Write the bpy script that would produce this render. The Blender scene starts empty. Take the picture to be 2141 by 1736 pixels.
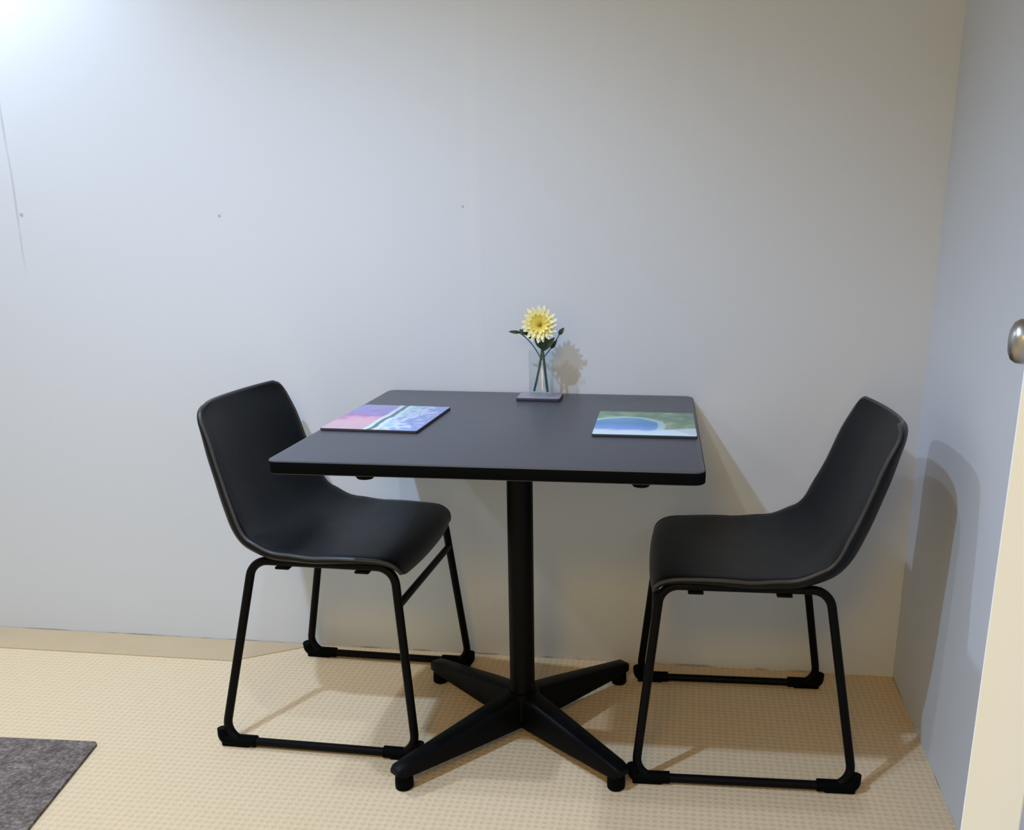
import bpy, bmesh, math, random
from math import sin, cos, pi, sqrt
from mathutils import Vector, Matrix
random.seed(7)
S = bpy.context.scene
COL = S.collection

# ------------------------------------------------------------------ helpers
def link(o, parent=None):
    COL.objects.link(o)
    if parent: o.parent = parent
    return o

def obj(name, bm, mats, parent=None, smooth=True):
    me = bpy.data.meshes.new(name)
    bmesh.ops.recalc_face_normals(bm, faces=bm.faces)
    bm.to_mesh(me); bm.free()
    if not isinstance(mats, (list, tuple)): mats = [mats]
    for m in mats: me.materials.append(m)
    if smooth:
        me.polygons.foreach_set('use_smooth', [True]*len(me.polygons))
        me.set_sharp_from_angle(angle=math.radians(35))
    return link(bpy.data.objects.new(name, me), parent)

def tag(o, label, cat, group=None):
    o['label'] = label; o['category'] = cat
    if group: o['group'] = group
    return o

def thing(name, label, cat, loc=(0,0,0), rz=0, group=None):
    o = bpy.data.objects.new(name, None); o.empty_display_size = .1
    o.location = loc; o.rotation_euler = (0,0,rz)
    return tag(link(o), label, cat, group)

def struct(o):
    o['kind'] = 'structure'; return o

def copy_tree(o, parent=None):
    c = o.copy(); COL.objects.link(c); c.parent = parent
    for ch in [x for x in list(bpy.data.objects) if x.parent == o]: copy_tree(ch, c)
    return c

def box(bm, x0, x1, y0, y1, z0, z1, bev=0, seg=2):
    g = bmesh.ops.create_cube(bm, size=1)
    M = Matrix.Translation(((x0+x1)/2,(y0+y1)/2,(z0+z1)/2)) @ Matrix.Diagonal((x1-x0,y1-y0,z1-z0,1))
    bmesh.ops.transform(bm, matrix=M, verts=g['verts'])
    if bev:
        es = {e for v in g['verts'] for e in v.link_edges}
        bmesh.ops.bevel(bm, geom=list(es), offset=bev, segments=seg, affect='EDGES', profile=.5)

def fillet(pts, rad, closed, n=8):
    pts = [Vector(p) for p in pts]; out = []; N = len(pts)
    for i, p in enumerate(pts):
        if not closed and i in (0, N-1): out.append(p); continue
        a = (pts[i-1]-p); b = (pts[(i+1) % N]-p); la, lb = a.length, b.length
        a.normalize(); b.normalize(); ang = a.angle(b); t = min(rad/math.tan(ang/2), la*.48, lb*.48)
        r = t*math.tan(ang/2); c = p + (a+b).normalized()*(r/sin(ang/2))
        s, e = p+a*t-c, p+b*t-c
        tot = s.angle(e)
        for k in range(n+1):
            f = k/n
            out.append(c + (s*sin((1-f)*tot)+e*sin(f*tot))/sin(tot))
    return out

def tube(bm, pts, r, closed=False, n=12, caps=True):
    pts = [Vector(p) for p in pts]; N = len(pts)
    rr = r if isinstance(r, (list, tuple)) else [r]*N
    tan = []
    for i in range(N):
        if closed: t = pts[(i+1) % N]-pts[i-1]
        else: t = pts[min(i+1, N-1)]-pts[max(i-1, 0)]
        tan.append(t.normalized())
    u = tan[0].orthogonal().normalized()
    if abs(tan[0].dot(Vector((0,1,0)))) < .9:
        u = (Vector((0,1,0))-tan[0]*tan[0].dot(Vector((0,1,0)))).normalized()
    rings = []
    for i in range(N):
        u = (u-tan[i]*u.dot(tan[i])).normalized(); w = tan[i].cross(u)
        rings.append([bm.verts.new(pts[i]+(u*cos(2*pi*k/n)+w*sin(2*pi*k/n))*rr[i]) for k in range(n)])
    for i in range(N if closed else N-1):
        a, b = rings[i], rings[(i+1) % N]
        for k in range(n): bm.faces.new((a[k], a[(k+1) % n], b[(k+1) % n], b[k]))
    if not closed and caps:
        bm.faces.new(rings[0]); bm.faces.new(rings[-1])

def lathe(bm, prof, n=40, M=None, close_ends=True):
    rings = []
    for r, z in prof:
        rings.append([bm.verts.new((r*cos(2*pi*k/n), r*sin(2*pi*k/n), z)) for k in range(n)])
    for a, b in zip(rings, rings[1:]):
        for k in range(n): bm.faces.new((a[k], a[(k+1) % n], b[(k+1) % n], b[k]))
    if close_ends:
        bm.faces.new(rings[0]); bm.faces.new(rings[-1])
    if M: bmesh.ops.transform(bm, matrix=M, verts=[v for r in rings for v in r])

def rounded_slab(bm, hx, hy, z0, z1, rad, bev, n=8):
    pts = []
    for cx, cy, a0 in ((hx-rad, hy-rad, 0), (-hx+rad, hy-rad, 90), (-hx+rad, -hy+rad, 180), (hx-rad, -hy+rad, 270)):
        for k in range(n+1):
            a = math.radians(a0+90*k/n); pts.append((cx+rad*cos(a), cy+rad*sin(a)))
    def inset(d):
        out = []
        for (x, y) in pts:
            out.append((x*(hx-d)/hx, y*(hy-d)/hy))
        return out
    rings = []
    for d, z in ((bev, z0), (bev*.3, z0+bev*.3), (0, z0+bev), (0, z1-bev), (bev*.3, z1-bev*.3), (bev, z1)):
        rings.append([bm.verts.new((x, y, z)) for x, y in inset(d)])
    for a, b in zip(rings, rings[1:]):
        for k in range(len(a)): bm.faces.new((a[k], a[(k+1) % len(a)], b[(k+1) % len(a)], b[k]))
    bm.faces.new(rings[0]); top = bm.faces.new(rings[-1])
    return top

# ------------------------------------------------------------------ materials
class NT:
    def __init__(s, name):
        s.m = bpy.data.materials.new(name); s.m.use_nodes = True; s.t = s.m.node_tree
        s.b = s.t.nodes['Principled BSDF']; s.out = s.t.nodes['Material Output']
    def n(s, typ, **kw):
        nd = s.t.nodes.new(typ)
        for k, v in kw.items(): setattr(nd, k, v)
        return nd
    def set(s, sock, v):
        if hasattr(v, 'is_output') or isinstance(v, bpy.types.NodeSocket): s.t.links.new(v, sock)
        else: sock.default_value = v
    def math(s, op, a, b=0.0, c=0.0, clamp=False):
        nd = s.n('ShaderNodeMath', operation=op, use_clamp=clamp)
        s.set(nd.inputs[0], a); s.set(nd.inputs[1], b); s.set(nd.inputs[2], c)
        return nd.outputs[0]
    def mix(s, f, a, b):
        nd = s.n('ShaderNodeMix', data_type='RGBA')
        s.set(nd.inputs[0], f)
        for i, v in ((6, a), (7, b)):
            s.set(nd.inputs[i], (*v, 1) if isinstance(v, tuple) and len(v) == 3 else v)
        return nd.outputs[2]
    def smooth(s, v, lo, hi):
        nd = s.n('ShaderNodeMapRange', interpolation_type='SMOOTHSTEP')
        s.set(nd.inputs[0], v); nd.inputs[1].default_value = lo; nd.inputs[2].default_value = hi
        return nd.outputs[0]
    def coords(s):
        tc = s.n('ShaderNodeTexCoord'); sp = s.n('ShaderNodeSeparateXYZ')
        s.t.links.new(tc.outputs['Object'], sp.inputs[0])
        return tc.outputs['Object'], sp.outputs
    def noise(s, vec, scale, detail=3, rough=.55):
        nd = s.n('ShaderNodeTexNoise'); s.t.links.new(vec, nd.inputs['Vector'])
        nd.inputs['Scale'].default_value = scale; nd.inputs['Detail'].default_value = detail
        nd.inputs['Roughness'].default_value = rough
        return nd.outputs[0]
    def ramp(s, f, stops):
        nd = s.n('ShaderNodeValToRGB'); s.set(nd.inputs[0], f); e = nd.color_ramp.elements
        while len(e) < len(stops): e.new(.5)
        for el, (p, c) in zip(e, stops): el.position = p; el.color = (*c, 1)
        return nd.outputs[0]
    def bump(s, h, strength, dist=.002):
        nd = s.n('ShaderNodeBump'); s.set(nd.inputs['Height'], h)
        nd.inputs['Strength'].default_value = strength; nd.inputs['Distance'].default_value = dist
        s.t.links.new(nd.outputs[0], s.b.inputs['Normal'])
    def base(s, c): s.set(s.b.inputs['Base Color'], (*c, 1) if isinstance(c, tuple) and len(c) == 3 else c)
    def rough(s, v): s.set(s.b.inputs['Roughness'], v)

def plain(name, col, rough=.5, metal=0, var=.06, nscale=30, bump=0, spec=None, bdist=.001):
    t = NT(name); v, _ = t.coords(); nz = t.noise(v, nscale)
    lo = tuple(max(0, c*(1-var)) for c in col); hi = tuple(min(1, c*(1+var)) for c in col)
    t.base(t.mix(nz, lo, hi)); t.rough(rough); t.b.inputs['Metallic'].default_value = metal
    if spec is not None: t.b.inputs['Specular IOR Level'].default_value = spec
    if bump: t.bump(nz, bump, bdist)
    return t.m

WALLC = (.60, .635, .70)
def wall_mat():
    t = NT('painted_plasterboard'); v, xyz = t.coords(); x, y, z = xyz
    big = t.noise(v, 1.3, 2); fine = t.noise(v, 220, 2)
    col = t.mix(big, tuple(c*.975 for c in WALLC), tuple(min(1, c*1.025) for c in WALLC))
    wob = t.math('MULTIPLY', t.math('SUBTRACT', t.noise(v, 3.5, 2), .5), .012)
    xw = t.math('ADD', x, wob)
    brk = t.noise(v, 2.6, 3)
    marks = None; h = t.math('MULTIPLY', fine, .12)
    # joint cracks between the boards
    for xs, wdt, dark, thr, zlo in ((-1.535, .0042, .34, (.34, .60), .98), (-.357, .0040, .05, (.45, .7), -1)):
        d = t.math('ABSOLUTE', t.math('SUBTRACT', xw, xs))
        ln = t.math('SUBTRACT', 1, t.smooth(d, wdt*.3, wdt))
        ln = t.math('MULTIPLY', ln, t.smooth(brk, *thr))
        ln = t.math('MULTIPLY', ln, t.smooth(z, zlo, zlo+.16))
        h = t.math('SUBTRACT', h, t.math('MULTIPLY', ln, .6))
        ln = t.math('MULTIPLY', ln, dark)
        marks = ln if marks is None else t.math('MAXIMUM', marks, ln)
    # filled tape band over the middle joint
    band = t.math('SUBTRACT', 1, t.smooth(t.math('ABSOLUTE', t.math('SUBTRACT', xw, -.345)), .012, .02))
    h = t.math('ADD', h, t.math('MULTIPLY', band, .35))
    col = t.mix(t.math('MULTIPLY', band, .30), col, (.64, .665, .70))
    # screw heads
    for xs, zs, r in ((-1.523, 1.161, .0065), (-.993, 1.162, .005), (-.372, 1.188, .004)):
        dx = t.math('SUBTRACT', x, xs); dz = t.math('SUBTRACT', z, zs)
        dd = t.math('SQRT', t.math('ADD', t.math('MULTIPLY', dx, dx), t.math('MULTIPLY', dz, dz)))
        dot = t.math('MULTIPLY', t.math('SUBTRACT', 1, t.smooth(dd, r*.5, r)), .45)
        marks = t.math('MAXIMUM', marks, dot)
    # ragged gap along the bottom of the board, its shadow line painted in
    gap = t.math('SUBTRACT', 1, t.smooth(z, .002, .007))
    gap = t.math('MULTIPLY', gap, t.smooth(t.noise(v, 7, 3), .45, .6))
    gap = t.math('MULTIPLY', gap, .6)
    marks = t.math('MAXIMUM', marks, gap)
    t.base(t.mix(marks, col, (.12, .11, .10))); t.rough(.62)
    t.b.inputs['Specular IOR Level'].default_value = .3
    t.bump(h, .25, .002)
    return t.m

CARPETC = (.685, .535, .350)
def carpet_mat():
    t = NT('loop_pile_carpet'); v, xyz = t.coords(); x, y, z = xyz
    wob = t.math('MULTIPLY', t.math('SUBTRACT', t.noise(v, 45, 2), .5), .006)
    sx = t.math('SINE', t.math('MULTIPLY', t.math('ADD', x, wob), 2*pi/.0155))
    sy = t.math('SINE', t.math('MULTIPLY', t.math('ADD', y, wob), 2*pi/.0150))
    g = t.math('ADD', t.math('MULTIPLY', t.math('ADD', sx, sy), .25), .5)
    g = t.smooth(g, .12, .62)
    fz = t.noise(v, 400, 2); big = t.noise(v, 2.2, 3)
    g2 = t.math('ADD', t.math('MULTIPLY', g, .8), t.math('MULTIPLY', fz, .2))
    c1 = t.mix(g2, tuple(c*.885 for c in CARPETC), tuple(c*1.045 for c in CARPETC))
    col = t.mix(t.math('MULTIPLY', big, .25), c1, tuple(c*.9 for c in CARPETC))
    t.base(col); t.rough(.95); t.b.inputs['Specular IOR Level'].default_value = .1
    t.bump(g2, .35, .003)
    return t.m

def leather_mat():
    t = NT('black_leatherette'); v, _ = t.coords()
    vo = t.n('ShaderNodeTexVoronoi'); t.t.links.new(v, vo.inputs['Vector']); vo.inputs['Scale'].default_value = 260
    nz = t.noise(v, 9, 3)
    t.base(t.mix(nz, (.0030, .0042, .0062), (.0050, .0068, .0095)))
    t.rough(t.math('ADD', t.math('MULTIPLY', nz, .12), .34))
    t.b.inputs['Specular IOR Level'].default_value = .16
    t.bump(t.math('ADD', t.math('MULTIPLY', vo.outputs[0], .25), nz), .12, .002)
    return t.m

def tabletop_mat():
    t = NT('dark_laminate'); v, _ = t.coords(); nz = t.noise(v, 25, 4); fz = t.noise(v, 500, 2)
    t.base(t.mix(nz, (.042, .044, .056), (.056, .058, .072)))
    t.rough(t.math('ADD', t.math('MULTIPLY', nz, .08), .36))
    t.bump(fz, .08, .0006); t.b.inputs['Specular IOR Level'].default_value = .55
    return t.m

def rug_mat():
    t = NT('charcoal_mat'); v, _ = t.coords(); a = t.noise(v, 120, 3); b = t.noise(v, 38, 3)
    f = t.math('ADD', t.math('MULTIPLY', a, .6), t.math('MULTIPLY', b, .4))
    t.base(t.ramp(f, [(.32, (.065, .050, .045)), (.5, (.155, .125, .112)), (.68, (.29, .245, .215))]))
    t.rough(.97); t.b.inputs['Specular IOR Level'].default_value = .05; t.bump(a, .8, .004)
    return t.m

def glass_mat():
    m = bpy.data.materials.new('clear_glass'); m.use_nodes = True; t = m.node_tree
    for n in list(t.nodes): t.nodes.remove(n)
    out = t.nodes.new('ShaderNodeOutputMaterial'); mx = t.nodes.new('ShaderNodeMixShader')
    tr = t.nodes.new('ShaderNodeBsdfTransparent'); tr.inputs[0].default_value = (.965, .98, .985, 1)
    gl = t.nodes.new('ShaderNodeBsdfGlossy'); gl.inputs['Roughness'].default_value = .10
    lw = t.nodes.new('ShaderNodeLayerWeight'); lw.inputs[0].default_value = .5
    pw = t.nodes.new('ShaderNodeMath'); pw.operation = 'POWER'; pw.inputs[1].default_value = 4; t.links.new(lw.outputs['Facing'], pw.inputs[0])
    fr = t.nodes.new('ShaderNodeMath'); fr.operation = 'MULTIPLY_ADD'; fr.inputs[1].default_value = .45; fr.inputs[2].default_value = .035; t.links.new(pw.outputs[0], fr.inputs[0])
    t.links.new(fr.outputs[0], mx.inputs[0]); t.links.new(tr.outputs[0], mx.inputs[1]); t.links.new(gl.outputs[0], mx.inputs[2])
    t.links.new(mx.outputs[0], out.inputs[0]); return m

def print_left():
    # pastel two panel print: pinks and violets, a pale band with a dark line, ice blues
    t = NT('pastel_print'); v, xyz = t.coords(); x, y, z = xyz
    n1 = t.noise(v, 22, 4); n2 = t.noise(v, 48, 3); n3 = t.noise(v, 13, 2)
    pink = t.ramp(t.math('ADD', t.math('MULTIPLY', t.math('SUBTRACT', n1, .5), .9), t.math('ADD', t.math('MULTIPLY', y, 3.2), .5)),
                  [(.10, (.62, .40, .45)), (.35, (.78, .40, .52)), (.55, (.42, .16, .42)), (.72, (.30, .27, .62)), (.95, (.33, .34, .55))])
    blue = t.ramp(t.math('ADD', t.math('MULTIPLY', t.math('SUBTRACT', n2, .5), 1.1), t.math('ADD', t.math('MULTIPLY', x, 4.5), .28)),
                  [(.12, (.55, .85, .92)), (.34, (.30, .55, .68)), (.48, (.72, .76, .93)), (.62, (.22, .32, .68)), (.9, (.45, .50, .85))])
    w = t.math('ADD', x, t.math('MULTIPLY', t.math('SUBTRACT', n3, .5), .02))
    col = t.mix(t.smooth(w, -.002, .002), pink, blue)
    d = t.math('ABSOLUTE', t.math('SUBTRACT', w, .002))
    col = t.mix(t.math('SUBTRACT', 1, t.smooth(d, .012, .02)), col, (.66, .80, .88))
    col = t.mix(t.math('SUBTRACT', 1, t.smooth(d, .004, .007)), col, (.10, .16, .20))
    t.base(t.mix(.24, col, (.10, .12, .15))); t.rough(.35); return t.m

def print_right():
    # coast seen from above: blue bay, pale surf line, green headland
    t = NT('coast_print'); v, xyz = t.coords(); x, y, z = xyz
    n1 = t.noise(v, 30, 4); n2 = t.noise(v, 11, 3)
    land = t.ramp(n1, [(.3, (.06, .17, .13)), (.5, (.16, .31, .17)), (.7, (.36, .47, .27))])
    sea = t.ramp(t.math('ADD', t.math('MULTIPLY', y, 4.2), t.math('ADD', .55, t.math('MULTIPLY', t.math('SUBTRACT', n2, .5), .35))),
                 [(.08, (.56, .70, .90)), (.26, (.20, .36, .80)), (.5, (.07, .25, .58)), (.75, (.10, .38, .52))])
    ex = t.math('DIVIDE', t.math('ADD', x, .045), .082); ey = t.math('DIVIDE', t.math('ADD', y, .035), .092)
    rr = t.math('SQRT', t.math('ADD', t.math('MULTIPLY', ex, ex), t.math('MULTIPLY', ey, ey)))
    rr = t.math('ADD', rr, t.math('MULTIPLY', t.math('SUBTRACT', n2, .5), .35))
    col = t.mix(t.smooth(rr, .95, 1.02), sea, land)
    ring = t.math('SUBTRACT', 1, t.smooth(t.math('ABSOLUTE', t.math('SUBTRACT', rr, 1.0)), .05, .12))
    col = t.mix(t.math('MULTIPLY', ring, .8), col, (.50, .72, .80))
    lo = t.math('ADD', y, t.math('MULTIPLY', t.math('SUBTRACT', n2, .5), .05))
    surf = t.math('SUBTRACT', 1, t.smooth(t.math('SUBTRACT', lo, t.math('MULTIPLY', t.math('MAXIMUM', x, 0), .35)), -.088, -.062))
    col = t.mix(surf, col, (.68, .82, .92))
    t.base(t.mix(.24, col, (.10, .12, .15))); t.rough(.35); return t.m

def petal_mat():
    t = NT('lemon_petal'); v, xyz = t.coords(); x, y, z = xyz
    r = t.math('SQRT', t.math('ADD', t.math('MULTIPLY', x, x), t.math('MULTIPLY', y, y)))
    t.base(t.ramp(t.math('DIVIDE', r, .042), [(.12, (.62, .44, .03)), (.34, (.82, .66, .10)), (.62, (.88, .82, .36)), (1, (.90, .88, .66))]))
    t.rough(.6); t.b.inputs['Subsurface Weight'].default_value = .0
    return t.m

M_WALL = wall_mat(); M_CARPET = carpet_mat(); M_LEATHER = leather_mat(); M_TOP = tabletop_mat()
M_PIPING = plain('grey_piping', (.040, .040, .043), .35, var=.1, spec=.35)
M_STEEL = plain('black_powder_coat', (.0022, .0024, .0028), .42, var=.2, nscale=80, spec=.08)
M_PLASTIC = plain('black_plastic', (.0016, .0022, .0028), .55, var=.15, spec=.03)
M_CEIL = plain('white_ceiling_paint', (.72, .70, .66), .9)
M_DOOR = plain('cream_door_paint', (.76, .84, .97), .5, var=.02, nscale=4)
M_METAL = plain('brushed_nickel', (.40, .385, .365), .33, metal=1, var=.1, nscale=90)
M_RUG = rug_mat(); M_GLASS = glass_mat(); M_PL = print_left(); M_PR = print_right()
M_MAROON = plain('dark_board_edge', (.035, .028, .040), .5)
M_NAVY = plain('navy_board_edge', (.020, .030, .045), .5)
M_COASTER = plain('mauve_coaster', (.25, .23, .27), .4, var=.08)
M_COASTER_E = plain('coaster_edge', (.03, .027, .05), .5)
M_PETAL = petal_mat(); M_DISC = plain('ochre_disc', (.40, .29, .04), .85, var=.35, nscale=500, bump=.6)
M_LEAF = plain('dark_green_leaf', (.030, .055, .032), .5, var=.3, nscale=60)
M_STEM = plain('green_stem', (.030, .060, .040), .5, var=.25, nscale=60)
M_STRIP = plain('tan_floor_strip', (.50, .38, .235), .9, var=.06, nscale=14, bump=.15)

# ------------------------------------------------------------------ setting
XL, XR, YF, ZC = -2.6, .755, -3.6, 2.4
def slab(name, x0, x1, y0, y1, z0, z1, mat):
    bm = bmesh.new(); box(bm, x0, x1, y0, y1, z0, z1)
    return struct(obj(name, bm, mat, smooth=False))
slab('floor', XL-.1, 1.9, YF-.1, .1, -.1, 0, M_CARPET)
slab('ceiling', XL-.1, 1.9, YF-.1, .1, ZC, ZC+.1, M_CEIL)
slab('wall_back', XL-.1, XR+.1, 0, .1, 0, ZC, M_WALL)
slab('wall_left', XL-.1, XL, YF, 0, 0, ZC, M_WALL)
bm = bmesh.new(); box(bm, 0, .1, -1.62, 0, 0, ZC)
wr = struct(obj('wall_right', bm, M_WALL, smooth=False)); wr.location = (XR, 0, 0); wr.rotation_euler = (0, 0, -.017)
# hinge-side jamb of the doorway the picture is taken through
slab('trim_2', .462, .535, -1.71, -1.62, 0, ZC, M_DOOR)
# thin tan strip on the floor along the back wall, slanted at one end
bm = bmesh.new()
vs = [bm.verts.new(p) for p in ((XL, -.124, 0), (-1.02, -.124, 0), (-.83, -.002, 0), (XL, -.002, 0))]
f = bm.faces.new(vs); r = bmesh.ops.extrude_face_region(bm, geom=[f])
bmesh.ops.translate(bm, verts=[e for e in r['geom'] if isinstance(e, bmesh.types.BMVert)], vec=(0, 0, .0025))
struct(obj('floor_strip', bm, M_STRIP, smooth=False))

# open door seen along its leaf
LX, LY = 0.6663, -0.9771          # latch edge
HX, HY = 0.4100, -1.5863        # hinge edge
dv = Vector((LX-HX, LY-HY, 0)); dl = dv.length; ang = math.atan2(dv.y, dv.x)
bm = bmesh.new(); box(bm, 0, dl, -.041, 0, .008, 2.04, .0008, 1)
door = struct(obj('door_1', bm, M_DOOR)); door.location = (HX, HY, 0); door.rotation_euler = (0, 0, ang)
bm = bmesh.new()
prof = [(.001, .0), (.026, .0), (.026, .003), (.022, .005), (.0125, .007), (.012, .014), (.017, .018), (.0240, .022), (.0282, .029), (.0290, .036), (.0282, .043), (.0240, .0495), (.015, .0535), (.001, .055)]
lathe(bm, prof, 40, Matrix.Translation((dl-.064, 0, 1.0)) @ Matrix.Rotation(-pi/2, 4, 'X'))
kn = obj('door_knob', bm, M_METAL, door)

# ------------------------------------------------------------------ table
TX, TY, TROT = -.1754, -.3865, .0277
TSX, TSY = .769, .745
BO = Matrix.Translation((.004, .014, 0))   # the column stands a little behind the middle
tb = thing('bistro_table', 'square black laminate table on a single black column with a cross base, against the wall', 'table', (TX, TY, 0), TROT)
bm = bmesh.new(); rounded_slab(bm, TSX/2, TSY/2, .715, .74, .020, .0025)
top = obj('tabletop', bm, M_TOP, tb)
def shrink_slab():
    bm = bmesh.new(); rounded_slab(bm, TSX/2+.0012, TSY/2+.0012, .7165, .7375, .0212, .0015); return bm
eb = obj('edge_band', shrink_slab(), M_PLASTIC, top)
bm = bmesh.new(); lathe(bm, [(.0285, .085), (.0285, .705)], 40, BO)
lathe(bm, [(.034, .69), (.034, .706)], 40, BO)
obj('column', bm, M_STEEL, tb)
bm = bmesh.new()
for a in (0, pi/2):
    bm2 = bmesh.new(); box(bm2, -.21, .21, -.02, .02, .706, .7155, .002, 1)
    bmesh.ops.rotate(bm2, verts=bm2.verts, cent=(0,0,0), matrix=Matrix.Rotation(a+pi/4, 3, 'Z'))
    me = bpy.data.meshes.new('t'); bm2.to_mesh(me); bm2.free(); bm.from_mesh(me); bpy.data.meshes.remove(me)
obj('mounting_plate', bm, M_STEEL, tb)
bm = bmesh.new(); lathe(bm, [(.036, .040), (.040, .046), (.040, .100), (.034, .106)], 40, BO)
obj('base_hub', bm, M_STEEL, tb)
for x, y in ((-.215, -.345), (.275, -.345)):
    bm = bmesh.new()
    lathe(bm, [(.004, .7045), (.014, .7055), (.017, .7095), (.017, .716)], 20, Matrix.Translation((x, y, 0)))
    obj('fixing_cap', bm, M_PLASTIC, tb)
BR0 = .332
for i in range(4):
    a = math.radians(45+90*i)+(.045 if i == 3 else .075); BR = .316 if i == 3 else BR0
    M = BO @ Matrix.Rotation(a, 4, 'Z')
    bm = bmesh.new()
    # tapering box-section arm: deep at the hub, shallow at the toe, with a rounded top
    secs = [(.020, .026, .026, .106), (.12, .025, .028, .092), (.24, .0225, .031, .073), (.315, .021, .033, .061), (BR+.012, .0185, .035, .057), (BR+.020, .013, .040, .051)]
    rings = []
    for (d, w, z0, z1) in secs:
        c = min(.009, (z1-z0)*.3)
        rings.append([bm.verts.new(M @ Vector(p)) for p in ((d, -w, z0), (d, w, z0), (d, w, z1-c), (d, w-c*.4, z1-c*.3), (d, w-c, z1), (d, -w+c, z1), (d, -w+c*.4, z1-c*.3), (d, -w, z1-c))])
    for p, q in zip(rings, rings[1:]):
        for k in range(8): bm.faces.new((p[k], p[(k+1) % 8], q[(k+1) % 8], q[k]))
    bm.faces.new(rings[0]); bm.faces.new(rings[-1])
    lg = obj('leg', bm, M_STEEL, tb)
    bm = bmesh.new(); lathe(bm, [(.016, 0), (.019, .003), (.0195, .012), (.0185, .028), (.014, .034), (.012, .042)], 24, M @ Matrix.Translation((BR-.004, 0, 0)))
    obj('foot_glide', bm, M_PLASTIC, lg)

# ------------------------------------------------------------------ chairs (local: faces +x, origin on the floor)
PROF = [(.204, .402), (.206, .420), (.199, .438), (.182, .450), (.150, .456), (.10, .456), (.04, .453), (-.02, .449), (-.075, .449), (-.115, .456), (-.148, .472), (-.174, .500), (-.193, .538), (-.210, .583), (-.226, .638), (-.242, .697), (-.255, .740), (-.260, .763)]
def catmull(P, n):
    out = []
    P = [Vector((x, 0, z)) for x, z in P]
    Q = [P[0]*2-P[1]]+P+[P[-1]*2-P[-2]]
    for i in range(1, len(Q)-2):
        for k in range(n):
            t = k/n; a, b, c, d = Q[i-1:i+3]
            out.append(.5*((2*b)+(c-a)*t+(2*a-5*b+4*c-d)*t*t+(3*b-a-3*c+d)*t**3))
    out.append(P[-1]); return out
def lerp_tab(tab, s):
    for (a, va), (b, vb) in zip(tab, tab[1:]):
        if s <= b:
            t = (s-a)/(b-a); t = t*t*(3-2*t); return va+(vb-va)*t
    return tab[-1][1]
def shell_grid(kx, rec):
    C = catmull([(.205-(.205-x)*kx-rec*max(0, (z-.45)/.32), z+.004) for x, z in PROF], 3); n = len(C); s = [0]
    for a, b in zip(C, C[1:]): s.append(s[-1]+(b-a).length)
    Ltot = s[-1]; NU = 20; inner, outer = [], []
    nrm = []
    for i in range(n):
        t = (C[min(i+1, n-1)]-C[max(i-1, 0)]).normalized(); nrm.append(Vector((t.z, 0, -t.x))*-1)
    # make normals point towards the sitter (up on the seat, forward on the back)
    nrm = [v if v.z*1.0+v.x*.8 > 0 else -v for v in nrm]
    for i in range(n):
        f = s[i]/Ltot
        w = lerp_tab([(0, .192), (.12, .208), (.35, .217), (.5, .219), (.62, .213), (.8, .202), (1, .190)], f)
        for end, rc in ((s[i], .045), (Ltot-s[i], .040)):
            if end < rc: w -= rc-sqrt(max(0, rc*rc-(rc-end)**2))
        lift = lerp_tab([(0, -.008), (.12, .002), (.30, .008), (.42, .018), (.53, .032), (.68, .042), (.85, .040), (1, .030)], f)
        th = lerp_tab([(0, .014), (.08, .022), (.3, .026), (.55, .030), (.85, .024), (1, .014)], f)
        ri, ro = [], []
        for k in range(NU+1):
            u = -1+2*k/NU
            au = abs(u)
            rim = 1-max(0, (au-.8)/.2)**2*.35
            p = C[i]+Vector((0, u*w, 0))+nrm[i]*(lift*au**2.4)
            # surface normal leans inwards towards the rim
            lean = lift*2.4*au**1.4/max(w, .01)*(1 if u > 0 else -1)
            nn = (nrm[i]-Vector((0, lean, 0))).normalized()
            # soft cushion: slight puff in the middle
            puff = .004*(1-au**4)*min(1, s[i]/.06, (Ltot-s[i])/.06)
            ri.append(p+nn*puff); ro.append(p-nn*th*rim)
        inner.append(ri); outer.append(ro)
    return inner, outer
def shell_bm(INN, OUT):
    bm = bmesh.new(); n, m = len(INN), len(INN[0])
    A = [[bm.verts.new(p) for p in r] for r in INN]; B = [[bm.verts.new(p) for p in r] for r in OUT]
    for i in range(n-1):
        for k in range(m-1):
            bm.faces.new((A[i][k], A[i][k+1], A[i+1][k+1], A[i+1][k])); bm.faces.new((B[i][k], B[i+1][k], B[i+1][k+1], B[i][k+1]))
    for i in range(n-1):
        bm.faces.new((A[i][0], A[i+1][0], B[i+1][0], B[i][0])); bm.faces.new((A[i][-1], B[i][-1], B[i+1][-1], A[i+1][-1]))
    for k in range(m-1):
        bm.faces.new((A[0][k], B[0][k], B[0][k+1], A[0][k+1])); bm.faces.new((A[-1][k], A[-1][k+1], B[-1][k+1], B[-1][k]))
    return bm
def rim_path(INN, OUT):
    n, m = len(INN), len(INN[0]); r = []
    mid = lambda i, k: INN[i][k]*.72+OUT[i][k]*.28
    r += [mid(i, 0) for i in range(3, n)] + [mid(n-1, k) for k in range(1, m-1)] + [mid(i, m-1) for i in range(n-1, 2, -1)]
    return r

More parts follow.
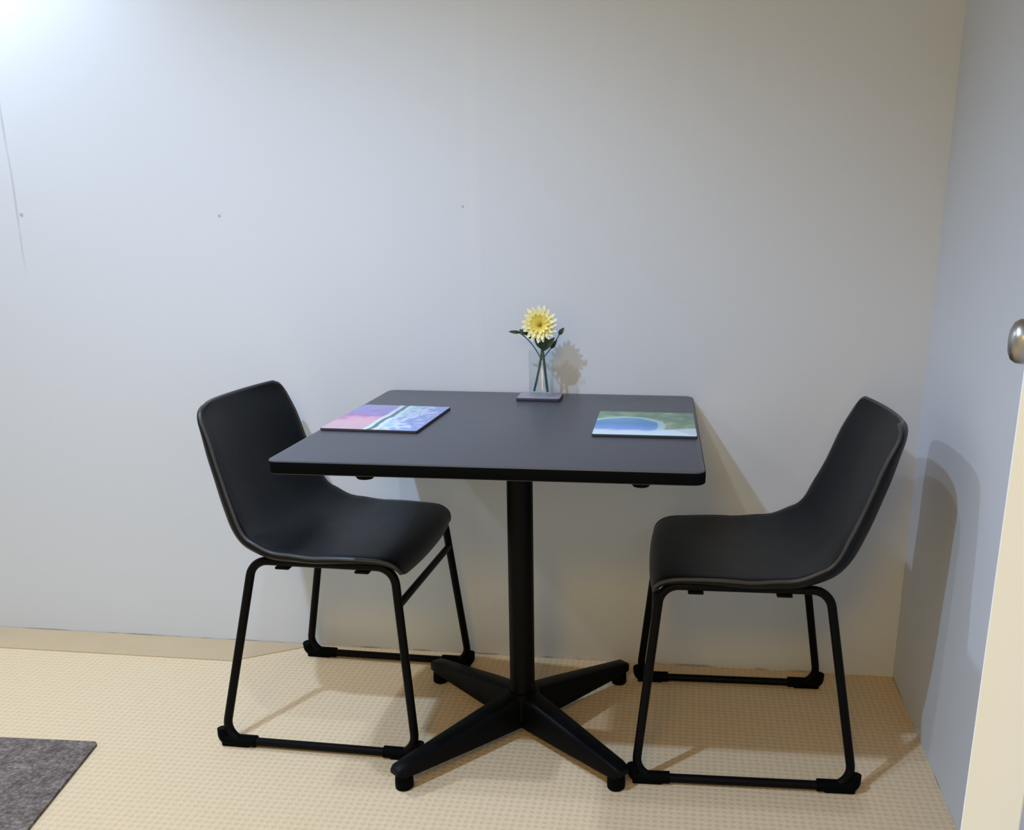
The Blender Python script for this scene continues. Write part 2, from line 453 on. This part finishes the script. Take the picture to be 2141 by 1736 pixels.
FT, FB, FZT, FZB = .182, .188, .4360, .0125   # frame half widths / heights
def make_chair(label, kx, rec, xr, xf):
    INN, OUT = shell_grid(kx, rec)
    t = thing('bucket_chair', label, 'chair', group='bucket chairs at the table')
    sh = obj('bucket_seat', shell_bm(INN, OUT), M_LEATHER, t)
    md = sh.modifiers.new('soft', 'SUBSURF'); md.levels = 1; md.render_levels = 2
    bm = bmesh.new(); tube(bm, rim_path(INN, OUT), .0038, n=8)
    obj('edge_piping', bm, M_PIPING, sh)['label'] = 'grey stitched piping around the seat edge'
    for sy in (-1, 1):
        P = [(xf, sy*.226, FZB), (.226, sy*.226, FZB), (.182, sy*.186, FZT), (xr, sy*.186, FZT)]
        bm = bmesh.new(); tube(bm, fillet(P, .042, True, 8), .0095, closed=True)
        fr = obj('sled_leg', bm, M_STEEL, t)
        for ex, sg in ((xf, 1), (.226, -1)):
            bm = bmesh.new()
            q = fillet([(ex-sg*-.0005+sg*-.004, sy*.2225, .040), (ex-sg*.002, sy*.226, .0135), (ex+sg*.075, sy*.226, .0135)], .024, False, 6)
            tube(bm, q, .0132, n=12)
            box(bm, ex-sg*.004 if sg > 0 else ex-.06, ex+.06 if sg > 0 else ex+.004, sy*.226-.010, sy*.226+.010, 0, .012, .002, 1)
            obj('foot_pad', bm, M_PLASTIC, fr)
    z = .352; f = (FZT-z)/(FZT-FZB); x = .182+f*.044; y = .186+f*.040
    bm = bmesh.new(); tube(bm, [(x, -y, z), (x, y, z)], .0085)
    obj('front_stretcher', bm, M_STEEL, t)
    for xx in (-.07, .11):
        bm = bmesh.new(); box(bm, xx-.016, xx+.016, -.19, .19, .4185, .4245, .0015, 1)
        obj('seat_bracket', bm, M_STEEL, t)
    return t
chair = make_chair('black leatherette bucket chair on sled legs at the left side of the table, facing right', 1.0, -.007, -.137, -.224)
chair.location = (-.604, -.293, 0); chair.rotation_euler = (0, 0, -.022)
c2 = make_chair('black leatherette bucket chair in the room corner, facing left to the table', 1.055, .014, -.160, -.233)
c2.location = (.320, -.317, 0); c2.rotation_euler = (0, 0, pi+.032)

# ------------------------------------------------------------------ things on the table
ZT = .7402
def mat_thing(name, label, cx, cy, hx, hy, rz, mtop, medge, th=.0055):
    bm = bmesh.new()
    topf = rounded_slab(bm, hx, hy, 0, th, .004, .0008, 4)
    topf.material_index = 1
    o = obj(name, bm, [medge, mtop]); o.location = (cx, cy, ZT); o.rotation_euler = (0, 0, rz)
    return tag(o, label, 'placemat', 'placemats on the table')
mat_thing('placemat', 'placemat with a pink and ice-blue print, on the table before the left chair', -.450, -.392, .1005, .130, -.004, M_PL, M_MAROON)
mat_thing('placemat', 'placemat with a blue bay and green headland print, on the table before the right chair', .099, -.377, .1045, .119, .030, M_PR, M_NAVY)

bm = bmesh.new(); tf = rounded_slab(bm, .0525, .0435, 0, .0075, .005, .001, 4); tf.material_index = 1
cs = obj('coaster', bm, [M_COASTER_E, M_COASTER]); cs.location = (-.171, -.093, ZT); cs.rotation_euler = (0, 0, TROT)
tag(cs, 'mauve square coaster under the glass vase at the back edge of the table', 'coaster')
VX, VY, VZ = -.168, -.092, ZT+.0077
bm = bmesh.new()
lathe(bm, [(.001, 0), (.027, 0), (.0295, .003), (.0300, .008), (.0302, .108), (.0296, .1095), (.0286, .108), (.0280, .010), (.026, .007), (.001, .0065)], 48)
vz = obj('glass_vase', bm, M_GLASS); vz.location = (VX, VY, VZ)
tag(vz, 'clear glass cylinder vase holding a yellow flower on the table', 'vase')

def bez(p0, p1, p2, n=14):
    p0, p1, p2 = map(Vector, (p0, p1, p2))
    return [p0*(1-t)**2+p1*2*t*(1-t)+p2*t*t for t in (i/n for i in range(n+1))]
def leaf(bm, base, tip, width, bend=.004, side=Vector((0, -1, 0))):
    base, tip = Vector(base), Vector(tip); d = tip-base; w = d.cross(side).normalized(); nn = w.cross(d).normalized()
    rows = []; N = 8
    for i in range(N+1):
        t = i/N; c = base+d*t+nn*bend*sin(pi*t); ww = width*max(.06, sin(pi*min(1, t*.92+.05))**.8)
        rows.append([bm.verts.new(c+w*ww*s-nn*abs(s)*ww*.25*-1+nn*o) for o in (0, -.0007) for s in (-1, 0, 1)])
    for a, b in zip(rows, rows[1:]):
        for k in (0, 1): bm.faces.new((a[k], a[k+1], b[k+1], b[k])); bm.faces.new((a[k+3], b[k+3], b[k+4], a[k+4]))
        bm.faces.new((a[0], b[0], b[3], a[3])); bm.faces.new((a[2], a[5], b[5], b[2]))
    bm.faces.new((rows[0][0], rows[0][1], rows[0][2], rows[0][5], rows[0][4], rows[0][3])); bm.faces.new((rows[-1][0], rows[-1][3], rows[-1][4], rows[-1][5], rows[-1][2], rows[-1][1]))

HEAD = Vector((-.170, -.104, .920))
fl = thing('yellow_daisy', 'pale yellow daisy with an ochre centre standing in the glass vase', 'flower', (VX, VY, VZ))
O = Vector((VX, VY, VZ))
bm = bmesh.new(); tube(bm, bez(Vector((.0155, -.002, .009)), HEAD-O+Vector((.006, .014, -.075)), HEAD-O+Vector((.001, .010, -.002)), 16), [.0031]*10+[.0033]*5+[.0038, .0042], n=10)
obj('stem', bm, M_STEM, fl)
# head: local +z looks at the room (tilted slightly up)
HM = Matrix.Translation(HEAD-O) @ Matrix.Rotation(math.radians(80), 4, 'X') @ Matrix.Rotation(math.radians(6), 4, 'Y')
bm = bmesh.new()
for ring, (npet, L, W, tilt, z) in enumerate(((19, .0445, .0062, .08, .0), (17, .038, .0056, .22, .0015), (13, .027, .0046, .45, .003))):
    for i in range(npet):
        a = 2*pi*(i+.5*ring)/npet+random.uniform(-.06, .06); l = L*random.uniform(.93, 1.05); tl = tilt+random.uniform(-.07, .07)
        base = Vector((.005, 0, z)); tip = Vector((l*cos(tl), 0, z+l*sin(tl)*.7))
        R_ = Matrix.Rotation(a, 3, 'Z')
        leaf(bm, R_ @ base, R_ @ tip, W, -.0025, R_ @ Vector((0, 0, 1)))
pt = obj('petals', bm, M_PETAL, fl); pt.matrix_local = HM
bm = bmesh.new(); lathe(bm, [(.0008, .0095), (.0028, .0092), (.0046, .0080), (.0056, .0055), (.0050, .001)], 24)
dc = obj('flower_centre', bm, M_DISC, fl); dc.matrix_local = HM
bm = bmesh.new()
lathe(bm, [(.004, -.016), (.007, -.010), (.0105, -.004), (.009, .0)], 16)
cy = obj('calyx', bm, M_LEAF, fl); cy.matrix_local = HM
# leaves of the daisy stem, just below the head
bm = bmesh.new()
J = Vector((.004, -.002, .108))
leaf(bm, J, Vector((.033, -.004, .140)), .0075); leaf(bm, J+Vector((.0, 0, .008)), Vector((.022, -.010, .150)), .006)
leaf(bm, J+Vector((0, 0, .004)), Vector((-.014, -.008, .140)), .006); leaf(bm, J, Vector((.008, -.006, .146)), .0058)
obj('leaves', bm, M_LEAF, fl)
sp = thing('leaf_sprig', 'dark green leafy sprig beside the yellow daisy in the glass vase', 'plant', (VX, VY, VZ))
bm = bmesh.new(); tube(bm, bez((-.0185, .002, .009), (-.002, .008, .075), (.002, .014, .125)), .0028, n=8)
tube(bm, bez((-.001, .010, .085), (-.025, .010, .135), (-.062, .006, .154)), .0013, n=6)
tube(bm, bez((.0, .010, .085), (.030, .012, .120), (.048, .008, .156)), .0013, n=6)
obj('stem', bm, M_STEM, sp)
bm = bmesh.new()
for b, tp, w in (((-.048, .006, .150), (-.078, .002, .152), .0042), ((-.032, .008, .146), (-.052, .0, .157), .0058), ((.042, .009, .146), (.055, .004, .163), .0055), ((-.024, .009, .138), (-.036, .0, .146), .0042), ((.022, .012, .112), (.038, .004, .134), .005)):
    leaf(bm, b, tp, w)
obj('leaves', bm, M_LEAF, sp)

# floor mat at the left
bm = bmesh.new()
pts = fillet([(-1.118, -.549, .0003), (-2.02, -.585, .0003), (-1.98, -1.16, .0003), (-1.00, -1.145, .0003)], .012, True, 5)
lo = [bm.verts.new(p) for p in pts]; f = bm.faces.new(lo)
r = bmesh.ops.extrude_face_region(bm, geom=[f]); bmesh.ops.translate(bm, verts=[e for e in r['geom'] if isinstance(e, bmesh.types.BMVert)], vec=(0, 0, .007))
rg = obj('floor_mat', bm, M_RUG); tag(rg, 'charcoal grey mat on the beige carpet left of the table', 'mat')

# ------------------------------------------------------------------ lights
def spot(name, loc, target, power, col, angle, blend, rad):
    l = bpy.data.lights.new(name, 'SPOT'); l.energy = power; l.color = col
    l.spot_size = math.radians(angle); l.spot_blend = blend; l.shadow_soft_size = rad
    o = bpy.data.objects.new(name, l); o.location = loc
    o.rotation_euler = (Vector(target)-Vector(loc)).to_track_quat('-Z', 'Y').to_euler()
    return link(o)
spot('ceiling_lamp', (-.88, -1.57, 2.37), (-.80, -1.2, 0), 144, (.47, .68, 1.0), 128, 1, .030)
spot('ceiling_lamp', (-.58, -1.06, 2.37), (-.58, -1.0, 0), 30, (.70, .82, 1.0), 128, .8, .030)
spot('ceiling_lamp', (-1.79, -.25, 2.21), (-1.65, -.16, 0), 84, (.67, .80, 1.0), 145, .7, .035)
spot('warm_fill', (-.2, -3.3, 2.3), (-.2, -2.9, 0), 92, (1.0, .52, .03), 165, .5, .3)  # unseen fill light added behind the camera to warm the shaded areas
w = bpy.data.worlds.new('World'); S.world = w; w.use_nodes = True
w.node_tree.nodes['Background'].inputs[0].default_value = (1.0, .92, .53, 1)
w.node_tree.nodes['Background'].inputs[1].default_value = .77

# ------------------------------------------------------------------ camera
cd = bpy.data.cameras.new('Camera'); cam = link(bpy.data.objects.new('Camera', cd))
cd.sensor_width = 36; cd.sensor_fit = 'HORIZONTAL'; cd.lens = 31.5208; cd.shift_x = -.079877; cd.shift_y = .067695; cd.clip_start = .02
r_ = Vector((.9945707, .10371561, .00849713)); u_ = Vector((-.03611561, .26743961, .96289756)); f_ = Vector((-.09759504, .95797658, -.26973335))
cam.matrix_world = Matrix(((r_.x, u_.x, -f_.x, .17953808), (r_.y, u_.y, -f_.y, -2.22681706), (r_.z, u_.z, -f_.z, 1.12858937), (0, 0, 0, 1)))
S.camera = cam
S.view_settings.view_transform = 'Standard'; S.view_settings.look = 'None'
S.view_settings.gamma = 1; S.view_settings.exposure = .03; S.view_settings.use_curve_mapping = False
